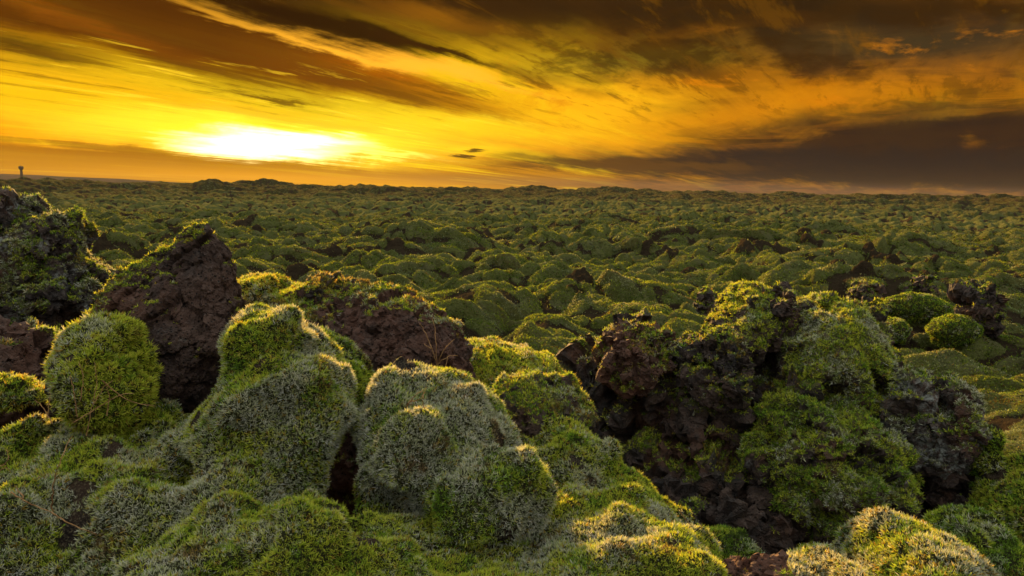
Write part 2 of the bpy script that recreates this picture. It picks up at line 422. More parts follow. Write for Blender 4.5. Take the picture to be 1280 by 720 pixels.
def field(x, y):
    r = np.hypot(x, y)
    z = ground_z(x, y); pil = np.zeros_like(z); bare = np.zeros_like(z)
    # pillows, domain warped
    p = np.stack([x, y, 0 * x], 1)
    wx = x + .18 * perlin(p / .7, 31) + .7 * perlin(p / 3.1, 33) + .05 * perlin(p / .17, 35) + .10 * perlin(p / .36, 37); wy = y + .18 * perlin(p / .7, 32) + .7 * perlin(p / 3.1, 34) + .05 * perlin(p / .17, 36) + .10 * perlin(p / .36, 38)
    near = 1 - sstep(90, 160, r)
    d1, i1 = domes2(wx / 1.9, wy / 1.9, 1, .4, .8)
    d2, i2 = domes2(wx / .60, wy / .60, 2, .42, .80)
    d3, i3 = domes2((wx + .1 * d2) / .27, wy / .27, 3, .4, .75)
    d4, i4 = domes2(wx / 6., wy / 6., 4, .4, .8)
    fine = 1 - sstep(25, 50, r)
    amp2 = .30 + .85 * sstep(-.25, .3, perlin(p / 3.3, 40) + .5 * perlin(p / 1.1, 41))
    z += (.66 * d1 + .44 * d2 * amp2) * (.35 + .65 * near) + .05 * d3 * fine + .5 * d4 + .5 * d4 * sstep(40, 120, r) * (1 - sstep(500, 900, r))
    pil = .7 * i2 + .3 * i1
    # bare lava knobs
    nb = perlin(p / 2.6, 51) + .5 * perlin(p / .7, 52)
    b = sstep(.28, .37, nb) * (1 - sstep(25, 80, r) * .3)
    rough = fbm(p / .35, 4, 61, .6, True)
    z += .05 * fbm(p / .16, 3, 63, .6) * (1 - sstep(20, 45, r)) + .10 * fbm(p / .5, 2, 65) * (1 - sstep(60, 110, r))
    z += b * (.12 + .2 * rough) * (1 - sstep(60, 100, r))
    bare = b
    crev_shade = 1 - sstep(.05, .45, d2); wide_crev_shade = 1 - sstep(0, .3, d1); bare = np.maximum(bare, crev_shade * .72 + wide_crev_shade * .25 * crev_shade)  # crevices between pillows coloured dark too, deepening their shade
    nr_ = near_rise(x, y)
    z = z * (1 - nr_) + nr_ * (CZ - 2.6 + .12 * fbm(p / .5, 4, 70))
    # near pit below the right-hand outcrop
    bare = np.maximum(bare, .9 * sstep(.5, .95, nr_))
    return z, pil, bare

def build_field():
    ra = np.concatenate([np.exp(np.arange(np.log(1.4), np.log(5.), .012)), np.exp(np.arange(np.log(5.), np.log(55), .0030)),
                         np.exp(np.arange(np.log(55), np.log(420), .0075)), np.exp(np.arange(np.log(420), np.log(14000), .05))])
    A = np.concatenate([np.arange(-180, -50, 1.5), np.arange(-50, 50, .085), np.arange(50, 180.1, 1.5)])
    A[-1] = 180
    nr, na = len(ra), len(A)
    rr, aa = np.meshgrid(ra, np.radians(A), indexing='ij')
    x = (rr * np.sin(aa)).ravel(); y = (rr * np.cos(aa)).ravel(); r = rr.ravel()
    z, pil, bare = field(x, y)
    V = np.stack([x, y, z], 1)
    idx = np.arange(nr * na).reshape(nr, na)
    q = np.stack([idx[:-1, :-1].ravel(), idx[:-1, 1:].ravel(), idx[1:, 1:].ravel(), idx[1:, :-1].ravel()], 1)[:, ::-1]
    # centre cap
    c = len(V); V = np.vstack([V, [[0, 0, CZ - 2.6]]])
    tri = np.stack([idx[0, 1:], idx[0, :-1], np.full(na - 1, c)], 1)[:, ::-1]
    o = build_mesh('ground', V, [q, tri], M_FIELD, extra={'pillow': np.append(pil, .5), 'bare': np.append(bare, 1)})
    tag(o, kind='structure')
    return o
build_field()

def ground_hit(px, py):
    """depth at which the sight line of a pixel first meets the field"""
    d = np.exp(np.arange(np.log(5.), np.log(120.), .002)); q = P(px, py, 1.) - CPOS
    pt = CPOS + q * d[:, None]; z = field(pt[:, 0].copy(), pt[:, 1].copy())[0]
    k = np.nonzero(pt[:, 2] < z)[0]; return float(d[k[0]]) if len(k) else 60.

# ------------------------------------------------------------------ moss tufts
GREEN = np.array([.090, .165, .014]); YGREEN = np.array([.32, .40, .030]); DGREEN = np.array([.035, .060, .008])
GREY = np.array([.36, .38, .29]); BROWN = np.array([.115, .060, .020]); GOLDM = np.array([.30, .20, .035])
def tufts(V, Fc, N, mask, tone, dens=22000., L=.0115, W=.0030, K=5, seed=1, far=0.):
    """little radiating leaf blades on the surface where mask is high; returns verts, quads, tris, cols"""
    rng = np.random.default_rng(seed)
    a, b, c = V[Fc[:, 0]], V[Fc[:, 1]], V[Fc[:, 2]]
    cen = (a + b + c) / 3; area = np.linalg.norm(np.cross(b - a, c - a), axis=1) / 2
    fm = mask[Fc].mean(1); fn = N[Fc].mean(1)
    px, py, d = project(cen)
    view = cen - CPOS; dist = np.linalg.norm(view, axis=1); facing = -(view * fn).sum(1) / dist
    ok = (px > -260) & (px < 1540) & (py > -50) & (py < 900) & (d > .3) & (facing > -.3) & (fm > .05)
    n = area * dens * np.clip(fm * 1.6, 0, 1) * ok * (np.clip((2.2 / dist) ** 1.3, .35, 1.6) if not far else np.clip((far / dist) ** 1.8, 0, 1))
    cnt = np.floor(n + rng.random(len(n))).astype(int)
    fi = np.repeat(np.arange(len(Fc)), cnt); T = len(fi)
    if T == 0: return None
    r1 = np.sqrt(rng.random(T)); r2 = rng.random(T)
    w = np.stack([1 - r1, r1 * (1 - r2), r1 * r2], 1)
    pos = (V[Fc[fi]] * w[:, :, None]).sum(1); nor = (N[Fc[fi]] * w[:, :, None]).sum(1)
    nor = nor + .25 * rng.normal(size=(T, 3)) + np.array([0, 0, .25]); nor /= np.linalg.norm(nor, axis=1, keepdims=True)
    up = np.cross(nor, rng.normal(size=(T, 3))); up /= np.linalg.norm(up, axis=1, keepdims=True); bi = np.cross(nor, up)
    # clump tone
    g = tone(pos, rng)                                       # (T,3) colour of each tuft
    sc = (.6 + .8 * rng.random(T)) * (1 + .5 * fbm(pos / .04, 2, seed + 5)) * np.clip(np.linalg.norm(pos - CPOS, axis=1) / 2.1, .8, 1.7) ** .6
    if far: sc = sc / np.clip(np.linalg.norm(pos - CPOS, axis=1) / 2.1, .8, 1.7) ** .6 * np.clip(np.linalg.norm(pos - CPOS, axis=1) / far, 1, 9) ** .8
    B = T * K
    th = (rng.random((T, K)) + np.arange(K)[None]) * 2 * np.pi / K
    lean = .25 + .75 * rng.random((T, K)); ll = L * sc[:, None] * (.6 + .7 * rng.random((T, K)))
    dirn = np.cos(th)[..., None] * up[:, None] + np.sin(th)[..., None] * bi[:, None]
    ax = dirn * np.sin(lean)[..., None] + nor[:, None] * np.cos(lean)[..., None]
    side = np.cross(ax, nor[:, None] + .3 * rng.normal(size=(T, K, 3))); side /= np.linalg.norm(side, axis=2, keepdims=True) + 1e-9
    p0 = pos[:, None] - nor[:, None] * (.15 * L); p2 = p0 + ax * ll[..., None]
    wd = (W * sc[:, None] * (.8 + .5 * rng.random((T, K))))[..., None]
    P3 = np.stack([p0 - side * wd * .5, p0 + side * wd * .5, p2], 2).reshape(-1, 3)
    tris = (np.arange(B) * 3)[:, None] + np.array([[0, 1, 2]])
    v = (.45 + .75 * rng.random((T, K, 1)) + .6 * (rng.random((T, 1, 1)) < .22))
    base = g[:, None] * v
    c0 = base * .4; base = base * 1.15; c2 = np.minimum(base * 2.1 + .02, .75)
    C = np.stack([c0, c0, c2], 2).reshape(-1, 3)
    return P3, tris, C
def tone_fn(green=.5, grey=.4, brown=.1, gold=.0, dark=0., seed=0, sc=1.):
    def f(pos, rng):
        n = fbm(pos / (.20 * sc), 4, seed + 100) * 3.2 + .3 * rng.normal(size=len(pos))
        m = fbm(pos / (.09 * sc), 3, seed + 200) * 3. + .4 * rng.normal(size=len(pos))
        q = fbm(pos / (.13 * sc), 3, seed + 300) * 3. + .3 * rng.normal(size=len(pos))
        yg = sstep(-.8, .9, m + (green - .5) * 1.6)[:, None]
        c = GREEN * (1 - yg) + YGREEN * yg
        dk = sstep(.1, .9, q - 1 + dark * 2)[:, None]; c = c * (1 - dk) + DGREEN * dk
        gm = sstep(-.25, .35, n + (grey - .5) * 1.5)[:, None]; c = c * (1 - gm * .85) + GREY * gm * .85 * (.6 + .6 * rng.random((len(pos), 1)))
        bm = sstep(.1, .45, -q + (brown - .5) * 1.4)[:, None]; c = c * (1 - bm * .85) + BROWN * bm * .85
        gd = (rng.random(len(pos)) < gold)[:, None]; c = np.where(gd, GOLDM * (.7 + .6 * rng.random((len(pos), 1))), c)
        return c
    return f

# ------------------------------------------------------------------ boulders and mounds
CR = CMN[:3, 0]; CU = np.array([0., 0., 1.]); CF = np.array([-CR[1], CR[0], 0.]); CF /= np.linalg.norm(CF); CR2 = np.cross(CF, CU)
def solid(outline, depth, thick, lean=0., level=6, centre=None, seed=0, amp=.06, scale=.3, pill=0., pscale=.12, chunk=0., cscale=.2, fine=.006, box=1.0, peak=0., micro=0., crease=0.):
    """closed boulder of half depth thick about an upright section; the section is grown until its outline has the wanted shape"""
    pts = np.array(outline, float)
    if centre is None:
        x, y = pts[:, 0], pts[:, 1]; x1, y1 = np.roll(x, -1), np.roll(y, -1); cr = x * y1 - x1 * y
        centre = (((x + x1) * cr).sum() / (3 * cr.sum()), ((y + y1) * cr).sum() / (3 * cr.sum()))
    c3 = P(centre[0], centre[1], depth)
    sc = depth / F
    rel = (pts - np.array(centre)) * sc; rel[:, 1] *= -1
    T = (np.arange(720) + .5) / 720 * 2 * np.pi - np.pi; Rr = np.zeros(720)
    n = len(rel)
    for k in range(n):
        p, q = rel[k], rel[(k + 1) % n]; e = q - p
        dx, dy = np.cos(T), np.sin(T); den = dx * e[1] - dy * e[0]; den = np.where(np.abs(den) < 1e-9, 1e-9, den)
        tt = (p[0] * e[1] - p[1] * e[0]) / den; ss = (p[0] * dy - p[1] * dx) / den
        hit = (tt > 0) & (ss >= -1e-6) & (ss <= 1 + 1e-6); Rr = np.where(hit, np.maximum(Rr, tt), Rr)
    def smooth(a, w):
        m = int(w * 3); ker = np.exp(-(np.arange(-m, m + 1) / w) ** 2); ker /= ker.sum()
        return np.convolve(np.concatenate([a[-m:], a, a[:m]]), ker, 'valid')
    Rr = smooth(Rr, 4.)
    so = seed * 7.77
    def make(rads, level, full):
        V, Fc = ico(level)
        th = np.arctan2(V[:, 2], V[:, 0]); rho = np.hypot(V[:, 0], V[:, 2])
        rad = np.interp(th, np.concatenate([[T[-1] - 2 * np.pi], T, [T[0] + 2 * np.pi]]), np.concatenate([[rads[-1]], rads, [rads[0]]]))
        g = rho ** box
        lx = np.cos(th) * rad * g; lz = np.sin(th) * rad * g
        h = rel[:, 1].max()
        ly = V[:, 1] * thick * (1 - peak * np.clip(lz / max(h, .01), -1, 1)) + lean * lz
        W = c3 + lx[:, None] * CR2 + lz[:, None] * CU + ly[:, None] * CF
        N = vnormals(W, Fc)
        W = W + N * (amp * 1.3 * fbm(W / scale + so, 3, seed))[:, None]
        N = vnormals(W, Fc); W = W + N * (amp * .55 * fbm(W / (scale * .38) + so, 2, seed + 2))[:, None]
        if crease:
            N = vnormals(W, Fc); pn = perlin(W / .27 + so, seed + 41) + .35 * perlin(W / .1 + so, seed + 42)
            W = W - N * (crease * np.exp(-(pn / .07) ** 2) * sstep(-.25, .15, perlin(W / .45 + so, seed + 43)))[:, None]
        if pill:
            N = vnormals(W, Fc); q = W + .03 * fbm(W / .15, 2, seed + 3)[:, None]
            f1, f2, _, _ = worley3(q / pscale + so, seed + 5)
            W = W + N * (pill * .7 * (.55 - np.clip(f1, 0, 1) ** 2))[:, None]
        if chunk:
            for cs, ca in ((cscale, chunk), (cscale * .42, chunk * .42)) + (((cscale * .18, chunk * .17),) if full else ()):
                N = vnormals(W, Fc); q = (W + cs * .35 * np.stack([fbm(W / cs, 2, seed + 8), fbm(W / cs + 9, 2, seed + 9), fbm(W / cs + 19, 2, seed + 10)], 1)) * np.array([1.1, 1.1, .85])
                f1, f2, idd, vec = worley3(q / cs + so, seed + 11)
                rd = np.stack([np.sin(idd * 91.), np.sin(idd * 173. + 1), np.sin(idd * 311. + 2)], 1)
                W = W + N * (ca * ((idd - .5) * .8 * sstep(0, .12, f2 - f1) + 1.25 * (vec * rd).sum(1) - .4 * (1 - sstep(0, .09, f2 - f1))))[:, None]
        if full and micro:
            N = vnormals(W, Fc); f1, f2, _, _ = worley3((W + .02 * fbm(W / .06, 2, seed + 33)[:, None]) / .042, seed + 34)
            W = W + N * (micro * (.5 - np.clip(f1, 0, 1)))[:, None]
        if full and fine:
            N = vnormals(W, Fc); W = W + N * (fine * 2 * fbm(W / .03, 3, seed + 20, .6, bool(chunk)))[:, None]
        return W, Fc
    corr = np.ones(720); rads = Rr.copy(); target = Rr / sc
    for it in range(6):
        W, _ = make(rads, 4, False); px, py, d = project(W)
        a = np.arctan2(-(py - centre[1]), px - centre[0]); rr = np.hypot(px - centre[0], py - centre[1])
        b = np.clip(((a + np.pi) / (2 * np.pi) * 120).astype(int), 0, 119); mx = np.zeros(120); np.maximum.at(mx, b, rr)
        mx = np.maximum(mx, .93 * np.maximum(np.roll(mx, 1), np.roll(mx, -1))); mx = np.where(mx < 1, 1e9, mx)
        mm = np.interp(T, (np.arange(120) + .5) / 120 * 2 * np.pi - np.pi, mx, period=2 * np.pi)
        corr = np.clip(corr * smooth(np.clip(np.where(mm > 1e8, 1, target / mm), .5, 1.5), 16.), .4, 1.35); rads = Rr * smooth(corr, 8.)
    W, Fc = make(rads, level, True)
    return W.astype(np.float32), Fc, vnormals(W, Fc)
THINGS = []
def base_point(V):
    return (float(V[:, 0].mean()), float(V[:, 1].mean()), float(V[:, 2].min()))
def finish_mound(name, label, cat, V, Fc, N, tone, velvet=False, mossy=1., bareb=0., upm=0., group=None, tuft={}, seed=1):
    nz = N[:, 2]; n = fbm(V / .16, 3, seed + 60) * 1.8
    mask = np.clip(sstep(-.75, -.15, nz + .3 * n + .3 * mossy) * sstep(-.1, .25, n + .45 - bareb + upm * (nz - .3)), 0, 1)
    b = np.array(base_point(V)); off = b
    if velvet:
        o = build_mesh(name, V - off, [Fc], [M_FIELD], extra={'pillow': np.full(len(V), .4), 'bare': (1 - sstep(-.9, -.3, nz)) * 1.})
        o.location = Vector(off); tag(o, label, cat, group); return o
    r = tufts(V, Fc, N, mask, tone, seed=seed, **tuft)
    P5, t3, C = r; n0 = len(V)
    VV = np.vstack([V, P5]) - off; cols = np.vstack([np.full((n0, 3), .03), C]); ms = np.concatenate([mask, np.ones(len(P5))])
    fm = np.concatenate([np.zeros(len(Fc)), np.ones(len(t3))]); sm = np.concatenate([np.ones(len(Fc), bool), np.zeros(len(t3), bool)])
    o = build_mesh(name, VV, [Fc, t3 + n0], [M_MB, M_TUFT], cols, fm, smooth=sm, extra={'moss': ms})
    o.location = Vector(off); tag(o, label, cat, group); return o
def mound(name, label, cat, outline, depth, thick, tone, velvet=False, mossy=1., bareb=0., upm=0., group=None, tuft={}, seed=1, **kw):
    """a thing that is all moss: one mesh"""
    kw.setdefault('micro', 0. if velvet else .016); kw.setdefault('crease', 0. if velvet else .025)
    V, Fc, N = solid(outline, depth, thick, seed=seed, **kw)
    return finish_mound(name, label, cat, V, Fc, N, tone, velvet, mossy, bareb, upm, group, tuft, seed)
def merged(name, label, cat, lobes, tone, seed=1, voxel=.013, relax=14, bareb=0., tuft={}, **common):
    """one continuous moss mound grown together from several lobes"""
    VV = []; FF = []; n0 = 0
    for k, (outline, depth, thick, kw) in enumerate(lobes):
        q = dict(common); q.update(kw); V, Fc, N = solid(outline, depth, thick, seed=seed + 3 * k, level=6, fine=0, **q)
        VV.append(V); FF.append(Fc + n0); n0 += len(V)
    o = build_mesh('tmp', np.vstack(VV), [np.vstack(FF)], M_MB)
    md = o.modifiers.new('r', 'REMESH'); md.mode = 'VOXEL'; md.voxel_size = voxel
    ev = o.evaluated_get(bpy.context.evaluated_depsgraph_get()); me = ev.to_mesh(); me.calc_loop_triangles()
    V = np.empty(len(me.vertices) * 3, np.float32); me.vertices.foreach_get('co', V); V = V.reshape(-1, 3).copy()
    Fc = np.empty(len(me.loop_triangles) * 3, np.int32); me.loop_triangles.foreach_get('vertices', Fc); Fc = Fc.reshape(-1, 3).copy()
    ev.to_mesh_clear(); bpy.data.objects.remove(o)
    E = np.vstack([Fc[:, [0, 1]], Fc[:, [1, 2]], Fc[:, [2, 0]]]); E = np.vstack([E, E[:, ::-1]])
    deg = np.bincount(E[:, 0], minlength=len(V))[:, None] + 1e-9
    for it in range(relax):
        S = np.stack([np.bincount(E[:, 0], V[E[:, 1], j], len(V)) for j in range(3)], 1) / deg
        V = V + (S - V) * (.6 if it % 2 == 0 else .5)
    N = vnormals(V, Fc); pn = perlin(V / .21 + seed, seed + 51)
    V = V + N * (.022 * fbm(V / .16 + seed, 3, seed + 50) - .022 * np.exp(-(pn / .06) ** 2) * sstep(-.3, .1, perlin(V / .4 + seed, seed + 52)))[:, None]
    N = vnormals(V, Fc); f1, f2, _, _ = worley3((V + .02 * fbm(V / .06, 2, seed + 33)[:, None]) / .045, seed + 34)
    V = V + N * (.014 * (.5 - np.clip(f1, 0, 1)) + .010 * fbm(V / .03, 2, seed + 35))[:, None]
    return finish_mound(name, label, cat, V.astype(np.float32), Fc, vnormals(V, Fc), tone, seed=seed, bareb=bareb, tuft=tuft)
def boulder(name, label, cat, outline, depth, thick, tone, cover=.5, upw=1., lichen=.3, group=None, tuft={}, seed=1, rust=0., mscale=.22, mlabel=None, spots=(), **kw):
    """bare lava with moss growing on it: an Empty with the parts rock and moss"""
    V, Fc, N = solid(outline, depth, thick, seed=seed, **kw)
    n = fbm(V / mscale, 3, seed + 60) * 1.9
    nz = N[:, 2]
    s = n + upw * (nz - .45) * 1.5 + (cover - .5) * 2.
    px, py, d = project(V)
    for (sx, sy, sr, sv) in spots: s = s + sv * np.exp(-((px - sx) ** 2 + (py - sy) ** 2) / sr ** 2)
    mask = sstep(0, .22, s)
    li = np.clip(sstep(-.1, .5, fbm(V / .14, 3, seed + 90) * 2 + (lichen - .5) * 2.2), 0, 1) * (1 - mask)
    b = base_point(V); e = empty(name, b); off = np.array(b); tag(e, label, cat, group)
    build_mesh('rock', V - off, [Fc], [M_ROCK], smooth=np.full(len(Fc), not kw.get('chunk', 0) > .025), extra={'moss': mask, 'lichen': li, 'rust': np.full(len(V), rust)}, parent=None).parent = e
    r = tufts(V, Fc, N, mask, tone, seed=seed, **tuft)
    if r is not None:
        P5, t3, C = r
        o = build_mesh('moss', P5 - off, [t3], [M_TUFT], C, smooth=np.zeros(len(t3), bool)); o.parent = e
        if mlabel: o['label'] = mlabel
    return e
SC.cycles.max_bounces = 4; SC.cycles.diffuse_bounces = 2; SC.cycles.glossy_bounces = 1; SC.cycles.transmission_bounces = 2; SC.cycles.volume_bounces = 0
SC.cycles.caustics_reflective = False; SC.cycles.caustics_refractive = False
def build_things():
    # ---------- left side
    boulder('lava_crag', 'tall dark lava crag crusted with grey lichen at the left edge', 'rock',
        [(-120,300),(-60,258),(0,250),(40,252),(62,268),(82,262),(104,274),(114,292),(112,318),(130,338),(142,350),(140,372),(120,400),(90,440),(0,470),(-110,450),(-150,370)],
        3.9, .45, tone_fn(.5,.35,.3), cover=.42, lichen=.45, seed=11, level=7, amp=.03, scale=.35, chunk=.06, cscale=.24, fine=.006,
        tuft=dict(dens=16000), spots=((20,330,40,.7),(100,275,30,1.2),(125,345,20,.8),(30,395,30,1.)), lean=.15)
    boulder('pointed_rock', 'dark pointed rock with a golden green mossy left edge', 'rock',
        [(106,402),(122,376),(140,352),(156,338),(180,326),(202,314),(218,304),(232,288),(248,283),(266,292),(282,312),(288,326),(296,352),(304,400),(306,440),(298,480),(262,505),(215,515),(160,500),(120,455)],
        2.75, .22, tone_fn(.75,.05,.35,.1), cover=.06, upw=1.25, lichen=.2, rust=.25, seed=12, level=7, amp=.02, scale=.3, chunk=.027, cscale=.21, fine=.005, centre=(215,420),
        tuft=dict(dens=16000, L=.009), mscale=.15, spots=((150,388,22,.8),(236,292,11,1.3),(252,292,9,1.),(214,304,9,1.3),(195,317,9,1.3),(178,326,9,1.3),(162,335,9,1.3),(148,346,9,1.3),(138,358,9,1.3),(126,374,10,1.3),(112,392,10,1.3),(298,350,6,.9),(302,380,6,.9)), peak=.6, lean=.1)
    boulder('lava_slab', 'brown bare lava slab under the crag at the left edge', 'rock',
        [(-110,440),(-60,412),(10,408),(60,416),(100,430),(112,455),(108,500),(92,540),(60,575),(0,600),(-110,590)],
        2.9, .42, tone_fn(.5,.5,.3), cover=.10, lichen=.12, rust=.5, seed=13, level=6, amp=.03, scale=.4, chunk=.05, cscale=.22,
        tuft=dict(dens=16000), lean=.2, spots=((60,402,26,1.2),))
    mound('moss_cushion', 'small moss cushion on the brown slab at the left edge', 'moss', [(-50,498),(-30,480),(5,470),(35,472),(56,484),(62,496),(40,506),(0,512),(-40,510)],
        2.45, .10, tone_fn(.7,.45,.0,.15), seed=14, level=5, amp=.01, scale=.15, pill=.012, pscale=.07, tuft=dict(L=.012))
    mound('moss_cushion', 'round bright green moss cushion at the foot of the pointed rock', 'moss', [(62,470),(68,440),(84,416),(106,402),(130,396),(154,397),(174,410),(188,434),(194,466),(190,500),(170,535),(125,545),(80,530),(62,500)],
        2.36, .2, tone_fn(.95,.25,.1,.06), lean=.45, box=.9, seed=15, level=6, amp=.035, scale=.17, pill=.02, pscale=.09, tuft=dict(L=.014))
    # ---------- big mounds of the foreground left
    merged('moss_mound', 'large grey green moss mound filling the lower left below the pointed rock', 'moss', [
        ([(-140,620),(-40,560),(30,530),(75,512),(150,506),(262,506),(345,512),(382,545),(396,600),(380,650),(300,700),(150,720),(-60,720)],
            2.28, .38, dict(amp=.04, scale=.3, pill=.05, pscale=.2, lean=.7, box=.8)),
        ([(-240,700),(-120,630),(-20,606),(60,604),(140,625),(215,665),(262,720),(250,800),(120,880),(-220,880)],
            1.80, .36, dict(amp=.04, scale=.3, pill=.04, pscale=.2, lean=.8, box=.85)),
        ([(225,540),(255,505),(300,468),(345,440),(400,462),(432,505),(425,555),(400,590),(340,610),(260,590)],
            2.24, .26, dict(amp=.035, scale=.22, pill=.03, pscale=.14, lean=.6, box=.85)),
        ([(120,640),(170,590),(260,566),(350,572),(398,600),(402,650),(370,700),(280,740),(170,730)],
            2.02, .30, dict(amp=.035, scale=.25, pill=.03, pscale=.15, lean=.7)),
        ([(296,430),(298,400),(318,386),(345,384),(368,392),(396,412),(424,438),(440,462),(446,490),(438,520),(424,548),(404,566),(370,570),(320,540),(280,520),(278,480)],
            2.35, .27, dict(amp=.03, scale=.25, pill=.03, pscale=.12, lean=.5))], tone_fn(.66,.54,.12,.06), seed=16, relax=24, bareb=-.04, chunk=.06, cscale=.30)
    merged('moss_mound', 'broad yellow green moss slope along the bottom edge below the grey boulder', 'moss', [
        ([(150,720),(220,668),(262,640),(330,622),(400,618),(450,640),(486,664),(520,690),(545,730),(560,800),(480,900),(300,920),(150,860)],
            1.62, .36, dict(amp=.05, scale=.28, pill=.035, pscale=.12, lean=.8, centre=(350,760))),
        ([(440,640),(480,632),(540,642),(600,650),(650,650),(690,645),(730,632),(770,634),(810,648),(850,655),(885,690),(905,720),(920,800),(800,900),(560,900),(440,820)],
            1.95, .40, dict(amp=.05, scale=.28, pill=.035, pscale=.12, lean=1.0, centre=(660,740))),
        ([(640,560),(680,526),(720,524),(760,560),(800,600),(850,640),(890,676),(900,710),(840,740),(740,720),(660,660)],
            2.5, .25, dict(amp=.045, scale=.22, pill=.03, pscale=.12, lean=.7))], tone_fn(.75,.42,.1,.07), seed=18, relax=22, chunk=.05, cscale=.28)
    merged('mossy_boulder', 'round boulder under grey frosty moss right of the dark hollow', 'rock', [
        ([(446,560),(448,520),(458,488),(480,464),(505,456),(545,458),(580,468),(610,484),(634,512),(650,550),(660,590),(650,630),(600,648),(540,652),(480,640),(452,610)],
            2.38, .30, dict(amp=.05, scale=.24, pill=.03, pscale=.12, lean=.35, box=.85)),
        ([(470,560),(480,530),(505,515),(540,512),(560,530),(568,560),(550,600),(500,610),(474,590)], 2.12, .12, dict(amp=.03, scale=.2, lean=.4)),
        ([(510,610),(550,572),(620,552),(672,562),(694,600),(690,650),(650,684),(570,680),(515,650)],
            2.1, .16, dict(amp=.035, scale=.17, pill=.02, pscale=.1))], tone_fn(.48, .66, .16, .03), seed=20, relax=24, bareb=.02, chunk=.05, cscale=.26)
    # ---------- the ridge behind
    boulder('lava_ridge', 'brown lava ridge with a mossy crest behind the grey boulder', 'rock',
        [(330,460),(318,420),(322,388),(345,376),(378,366),(420,362),(462,356),(500,362),(530,380),(556,396),(575,412),(586,436),(588,480),(580,560),(540,640),(470,690),(400,680),(350,560)],
        3.1, .30, tone_fn(.6,.30,.35,.18), cover=.16, upw=1.6, lichen=.05, rust=.6, seed=21, level=7, amp=.03, scale=.3, chunk=.035, cscale=.16,
        tuft=dict(dens=18000), lean=.35, spots=((480,366,50,.9),(400,372,40,.7),(580,412,14,.8),(545,392,20,.8),(430,425,50,-1.),(500,440,60,-1.5),(555,450,40,-1.3)))
    mound('moss_cushion', 'low golden moss cushion on the far end of the ridge', 'moss', [(292,372),(298,352),(318,344),(345,346),(362,358),(380,356),(392,372),(380,395),(330,402),(296,395)],
        3.35, .22, tone_fn(.75,.3,.15,.25), seed=22, level=6, amp=.035, scale=.17, pill=.02, pscale=.1)
    boulder('lava_boulder', 'small rusty lava knob on the crest of the ridge', 'rock', [(378,366),(386,350),(405,344),(425,346),(440,356),(444,372),(425,388),(390,386)],
        3.3, .16, tone_fn(.4,.3,.6,.3), cover=.5, lichen=.1, seed=23, level=5, amp=.015, chunk=.03, cscale=.1, tuft=dict(dens=16000))
    mound('moss_mound', 'green moss flank hanging between the bright shoulder and the grey boulder', 'moss',
        [(396,412),(430,424),(458,450),(470,480),(462,510),(440,520),(410,510),(404,480)],
        2.7, .20, tone_fn(.6,.4,.15), seed=24, level=6, amp=.035, scale=.17, pill=.02, pscale=.1)
    mound('moss_mound', 'sunlit moss strip behind the ridge in the middle', 'moss',
        [(560,470),(580,432),(606,424),(640,432),(690,446),(712,480),(690,520),(640,520),(590,505)],
        3.6, .35, tone_fn(.75,.35,.1,.15), seed=25, level=6, amp=.02, scale=.25, pill=.02, pscale=.1, lean=.7)
    boulder('mossy_boulder', 'low brown boulder with green moss left of the dark outcrop', 'rock',
        [(600,520),(625,478),(660,466),(710,476),(740,510),(745,570),(700,620),(640,610),(606,570)],
        3.0, .28, tone_fn(.6,.3,.3,.08), cover=.5, lichen=.1, seed=26, level=6, amp=.03, scale=.25, chunk=.03, cscale=.15, tuft=dict(dens=17000))
    # ---------- the big outcrop on the right
    boulder('lava_outcrop', 'big dark lava outcrop with craggy face right of centre', 'rock',
        [(740,600),(722,520),(730,460),(752,428),(790,412),(830,414),(868,430),(886,408),(905,398),(960,392),(1020,394),(1080,398),(1110,430),(1124,480),(1130,560),(1120,640),(1040,690),(900,690),(800,660)],
        3.9, .60, tone_fn(.6,.2,.35,.08), cover=.30, upw=1.2, lichen=.12, seed=41, level=7, amp=.05, scale=.4, chunk=.13, cscale=.30, fine=.008,
        tuft=dict(dens=14000), lean=.1, spots=((1030,500,60,.8),(1080,450,40,.6)))
    boulder('mossy_boulder', 'hump with bright green moss on its top, left peak of the outcrop', 'rock', [(880,425),(888,400),(896,382),(905,366),(925,356),(950,357),(966,368),(976,384),(982,404),(975,430),(930,450),(890,445)],
        3.75, .30, tone_fn(.8,.05,.1,.06), cover=.8, upw=1.3, lichen=.1, seed=42, level=6, amp=.03, scale=.2, chunk=.03, cscale=.16, micro=.01, lean=.6, tuft=dict(dens=16000), spots=((895,410,22,-1.3),))
    boulder('mossy_boulder', 'hump under frosty green moss, right peak of the outcrop', 'rock', [(972,420),(985,392),(996,378),(1020,372),(1045,373),(1065,381),(1080,392),(1092,408),(1104,425),(1118,450),(1110,480),(1050,490),(980,460)],
        3.55, .34, tone_fn(.66,.45,.05,.05), cover=.95, upw=.9, lichen=.3, seed=43, level=6, amp=.04, scale=.2, chunk=.02, cscale=.14, pill=.02, pscale=.1, micro=.012, lean=.7, tuft=dict(dens=18000))
    boulder('lava_boulder', 'jagged dark knob between the two mossy peaks', 'rock', [(950,412),(958,386),(970,368),(984,364),(994,378),(998,400),(985,430),(955,432)],
        3.6, .14, tone_fn(.5,.2,.3), cover=.2, lichen=.3, seed=44, level=6, amp=.015, chunk=.05, cscale=.12, tuft=dict(dens=14000))
    boulder('lava_boulder', 'reddish lava block on the left shoulder of the outcrop', 'rock', [(745,440),(758,414),(785,404),(815,408),(835,425),(840,460),(800,490),(755,480)],
        3.6, .25, tone_fn(.5,.2,.5,.2), cover=.3, lichen=.1, rust=.6, seed=45, level=6, amp=.02, chunk=.06, cscale=.16, tuft=dict(dens=14000))
